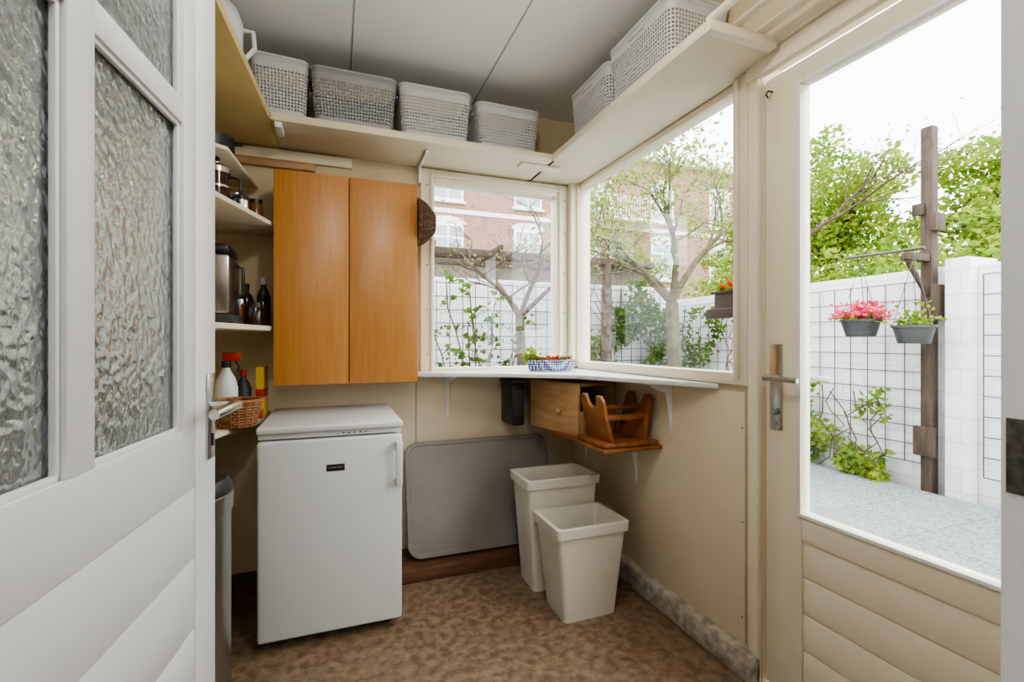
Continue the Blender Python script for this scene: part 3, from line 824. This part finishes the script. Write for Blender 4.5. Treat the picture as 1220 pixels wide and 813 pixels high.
hangpot('hanging_flower_basket',(4.45,2.92,1.27),.155,.15,1.985,True,190)
hangpot('hanging_flower_basket',(4.45,2.50,1.205),.145,.15,1.975,False,80)

b=B('window_flower_box')
b.prism([(1.58,1.42),(1.72,1.42),(1.72,1.67),(1.58,1.67)],1.345,1.43,M['darkgrey'],.01)
b.box((1.57,1.41,1.43),(1.73,1.68,1.44),M['darkgrey'],.003)
b.box((1.49,1.43,1.325),(1.70,1.45,1.345),M['wire'],.002); b.box((1.49,1.60,1.325),(1.70,1.62,1.345),M['wire'],.002) 
b.box((1.49,1.345,1.315),(1.505,1.62,1.355),M['wire'],.002)
o=b.done()
leaves('foliage',[(random.uniform(1.58,1.72),random.uniform(1.42,1.67),1.44+abs(random.gauss(0,.018))) for _ in range(170)],M['leaf'],o,.035)
leaves('blossom',[(random.uniform(1.58,1.72),random.uniform(1.42,1.67),1.46+abs(random.gauss(0,.018))) for _ in range(130)],M['redpetal'],o,.024,True)

# trees
def grow(o, tips, p, d, L, r, depth, maxd, m, spread=.7, grav=.15, nseg=4, jitter=.18):
    pts=[p.copy()]; rr_=[r]; q=p.copy(); dd=d.normalized()
    for i in range(nseg):
        dd=(dd+Vector((random.gauss(0,jitter),random.gauss(0,jitter),random.gauss(0,jitter)+grav*.1))).normalized()
        q=q+dd*(L/nseg); pts.append(q.copy()); rr_.append(r*(1-.45*(i+1)/nseg))
        if depth>=maxd-1: tips.append(q.copy())
        if depth<maxd and i>=1:
            for _ in range(1 if i<nseg-1 else 2):
                nd=(dd+Vector((random.gauss(0,spread),random.gauss(0,spread),random.gauss(0,spread*.6)+grav))).normalized()
                grow(o,tips,q,nd,L*random.uniform(.55,.8),rr_[-1]*.65,depth+1,maxd,m,spread,grav,nseg,jitter)
    o.tube(pts,rr_,m,6 if r>.02 else 4)

def tree(name,base,h,r,maxd,m_leaf,lpt,lsize,spread=.7,trunk=1.0,jitter=.18,gs=.1,bark='bark'):
    o=B(name); tips=[]
    base=Vector(base); d=Vector((0,0,1))
    pts=[base,base+d*trunk*.5+Vector((.03,-.02,0)),base+d*trunk]
    o.tube(pts,[r*1.25,r,r*.9],M[bark],8)
    for k in range(4):
        a=k*math.pi/2+random.uniform(-.4,.4)
        grow(o,tips,pts[-1],Vector((math.cos(a)*.7,math.sin(a)*.7,random.uniform(.5,1.1))),h*random.uniform(.8,1.1),r*.55,1,maxd,M[bark],spread,.15,4,jitter)
    ob=o.done()
    if m_leaf:
        pts=[]
        for t in tips:
            for _ in range(lpt): pts.append(t+Vector((random.gauss(0,gs),random.gauss(0,gs),random.gauss(0,gs))))
        leaves('leaves',pts,m_leaf,ob,lsize)
    return ob
random.seed(11)
tree('apple_tree',(3.85,4.75,-.05),1.05,.085,4,M['leaf2'],4,.052,.6,trunk=1.75,bark='moss')
random.seed(5)
tree('bare_garden_vine',(1.62,4.15,-.05),.75,.05,3,M['leaf2'],1,.035,.6,trunk=1.5,jitter=.22)
random.seed(31)
tree('birch_sapling',(7.9,6.1,-.1),1.25,.06,3,M['leaf2'],1,.05,.55,trunk=3.2,jitter=.2)
b=B('pergola')
for x in (-.2,2.9): b.box((x-.04,4.66,-.05),(x+.04,4.74,2.12),M['oldwood'],.005)
b.box((-.6,4.67,2.10),(3.0,4.73,2.17),M['oldwood'],.005)
for x in (.2,.9,1.6,2.3): b.box((x-.02,4.6,2.17),(x+.02,5.5,2.22),M['oldwood'],.004)
b.box((-.6,5.3,2.10),(3.0,5.35,2.17),M['oldwood'],.005)
for x in (-.2,2.9): b.box((x-.04,5.29,-.05),(x+.04,5.36,2.12),M['oldwood'],.005)
b.done()
random.seed(9)
o=B('potted_shrub'); bx,by=1.02,3.40
o.lathe([(0,0),(.14,0),(.19,.30),(.20,.30),(.20,.34),(.18,.34),(.17,.30),(0,.30)],(bx,by,-.05),M['darkwood'],28)
tips=[]
for k in range(9):
    p=Vector((bx+random.uniform(-.04,.04),by+random.uniform(-.04,.04),.2)); pts=[p]
    dx,dy=-.26+.065*k+random.uniform(-.03,.03),random.uniform(-.10,.12)
    top=random.uniform(1.25,1.68)
    for i in range(1,9):
        q=Vector((p.x+dx*i/8*1.2+random.gauss(0,.012),p.y+dy*i/8*1.3+random.gauss(0,.012),.2+(top-.2)*i/8)); pts.append(q)
        if i>3:
            for _ in range(2):
                e=q+Vector((random.gauss(0,.07),random.gauss(0,.05),random.uniform(.02,.09))); tips+= [e,q.lerp(e,.6)]; o.tube([q,e],.0025,M['bark'],4)
    o.tube(pts,[.008]*5+[.005]*4,M['bark'],5)
ob=o.done(); leaves('leaves',[t+Vector((random.gauss(0,.02),random.gauss(0,.02),random.gauss(0,.02))) for t in tips for _ in range(2)],M['ivy'],ob,.055)

def cloudtree(name,c,rad,n,m,size,clump=.5,cs=1.2):
    o=B(name)
    b0=Vector((c[0],c[1],-.1))
    o.tube([b0,b0+Vector((.05,0,c[2]*.5)),Vector(c)-Vector((0,0,rad[2]*.3))],[.12,.10,.08],M['bark'],8)
    for k in range(9):
        a=k*.7*math.pi; e=Vector((math.cos(a)*rad[0]*.7,math.sin(a)*rad[1]*.7,random.uniform(-.1,.75)*rad[2]))
        s0=Vector(c)-Vector((0,0,rad[2]*.3)); o.tube([s0,s0.lerp(Vector(c)+e,.5)+Vector((0,0,.1)),Vector(c)+e],[.06,.035,.012],M['bark'],5)
    ob=o.done(); leaves('leaves',blob_pts(c,rad,n,clump,cs),m,ob,size); return ob
random.seed(21)
cloudtree('garden_tree',(9.3,6.7,3.4),(1.5,1.5,2.1),13000,M['leaf'],.10,.51,1.7)
cloudtree('garden_tree',(10.2,9.3,3.2),(1.3,1.4,1.9),7000,M['leaf'],.10,.51,1.6)
cloudtree('garden_tree',(9.6,4.4,3.2),(.9,.9,1.7),6000,M['leaf'],.10,.51,1.8)
cloudtree('garden_tree',(6.4,9.6,2.3),(1.2,1.2,1.3),4000,M['leaf2'],.09,.53,1.8)
o=B('hedge'); o.tube([(7.2,1.0,.3),(7.2,9.0,.3)],.1,M['bark'],6); ob=o.done()
pts=[]
for i in range(9): pts+=blob_pts((7.1,.6+i*.9,1.55+.12*(i%2)),(.6,.85,1.15+.15*math.sin(i*2.1)),1900,.42,1.8)
leaves('leaves',pts,M['leaf'],ob,.09)
def climber(name,x0,x1,y0,y1,z0,z1,n,size,axis,m):
    o=B(name)
    for k in range(7):
        pts=[]; u=random.uniform(0,1)
        for i in range(8):
            t=i/7; u2=u+random.uniform(-.12,.12)
            u2=min(1,max(0,u2))
            pts.append((x0+(x1-x0)*(u2 if axis=='X' else .4), y0+(y1-y0)*(u2 if axis=='Y' else .4), z0+(z1-z0)*t*random.uniform(.85,1)))
        o.tube(pts,.006,M['bark'],5)
    ob=o.done(); pts=[]
    while len(pts)<n:
        p=Vector((random.uniform(x0,x1),random.uniform(y0,y1),z0+(z1-z0)*random.random()**1.3))
        if mnoise.noise(p*2.3)*.5+.5>.42+.12*(p.z-z0)/(z1-z0): pts.append(p)
    leaves('leaves',pts,m,ob,size); return ob
climber('ivy_climber',3.0,4.6,5.6,5.86,-.05,2.1,4200,.085,'X',M['ivy'])
climber('ivy_climber',4.58,4.74,2.85,3.75,-.04,.80,1150,.065,'Y',M['leaf'])
climber('ivy_climber',4.58,4.74,4.2,5.5,-.04,1.7,1500,.07,'Y',M['ivy'])

# ------------------------------------------------------------------ world
w = bpy.data.worlds.new('overcast_sky'); scene.world = w; w.use_nodes = True
nt = w.node_tree; nt.nodes.clear()
out = nt.nodes.new('ShaderNodeOutputWorld'); bg = nt.nodes.new('ShaderNodeBackground')
tc = nt.nodes.new('ShaderNodeTexCoord'); nz = nt.nodes.new('ShaderNodeTexNoise'); nz.inputs['Scale'].default_value=2
rp = nt.nodes.new('ShaderNodeValToRGB'); rp.color_ramp.elements[0].color=(.90,.95,1,1); rp.color_ramp.elements[1].color=(1,1,1,1)
nt.links.new(tc.outputs['Generated'],nz.inputs['Vector']); nt.links.new(nz.outputs[0],rp.inputs[0]); nt.links.new(rp.outputs[0],bg.inputs[0])
bg.inputs[1].default_value = 6.8
nt.links.new(bg.outputs[0],out.inputs[0])
sd = bpy.data.lights.new('sun','SUN'); sd.energy=2.5; sd.angle=math.radians(30); sd.color=(1,.97,.92)
so = bpy.data.objects.new('sun',sd); so.rotation_euler=(math.radians(35),math.radians(35),0); COL.objects.link(so)
try:
    scene.view_settings.look = 'AgX - Medium High Contrast'
except Exception as e:
    print('look not set', e)

# ------------------------------------------------------------------ camera
cd = bpy.data.cameras.new('camera'); cam = bpy.data.objects.new('camera',cd); COL.objects.link(cam)
cd.sensor_width=36; cd.lens=36*565/1220; cd.clip_start=.02; cd.clip_end=200; cd.shift_y=.0012
cam.location=(0,0,1.216); cam.rotation_euler=(math.radians(90),0,math.radians(-20.4))
scene.camera=cam
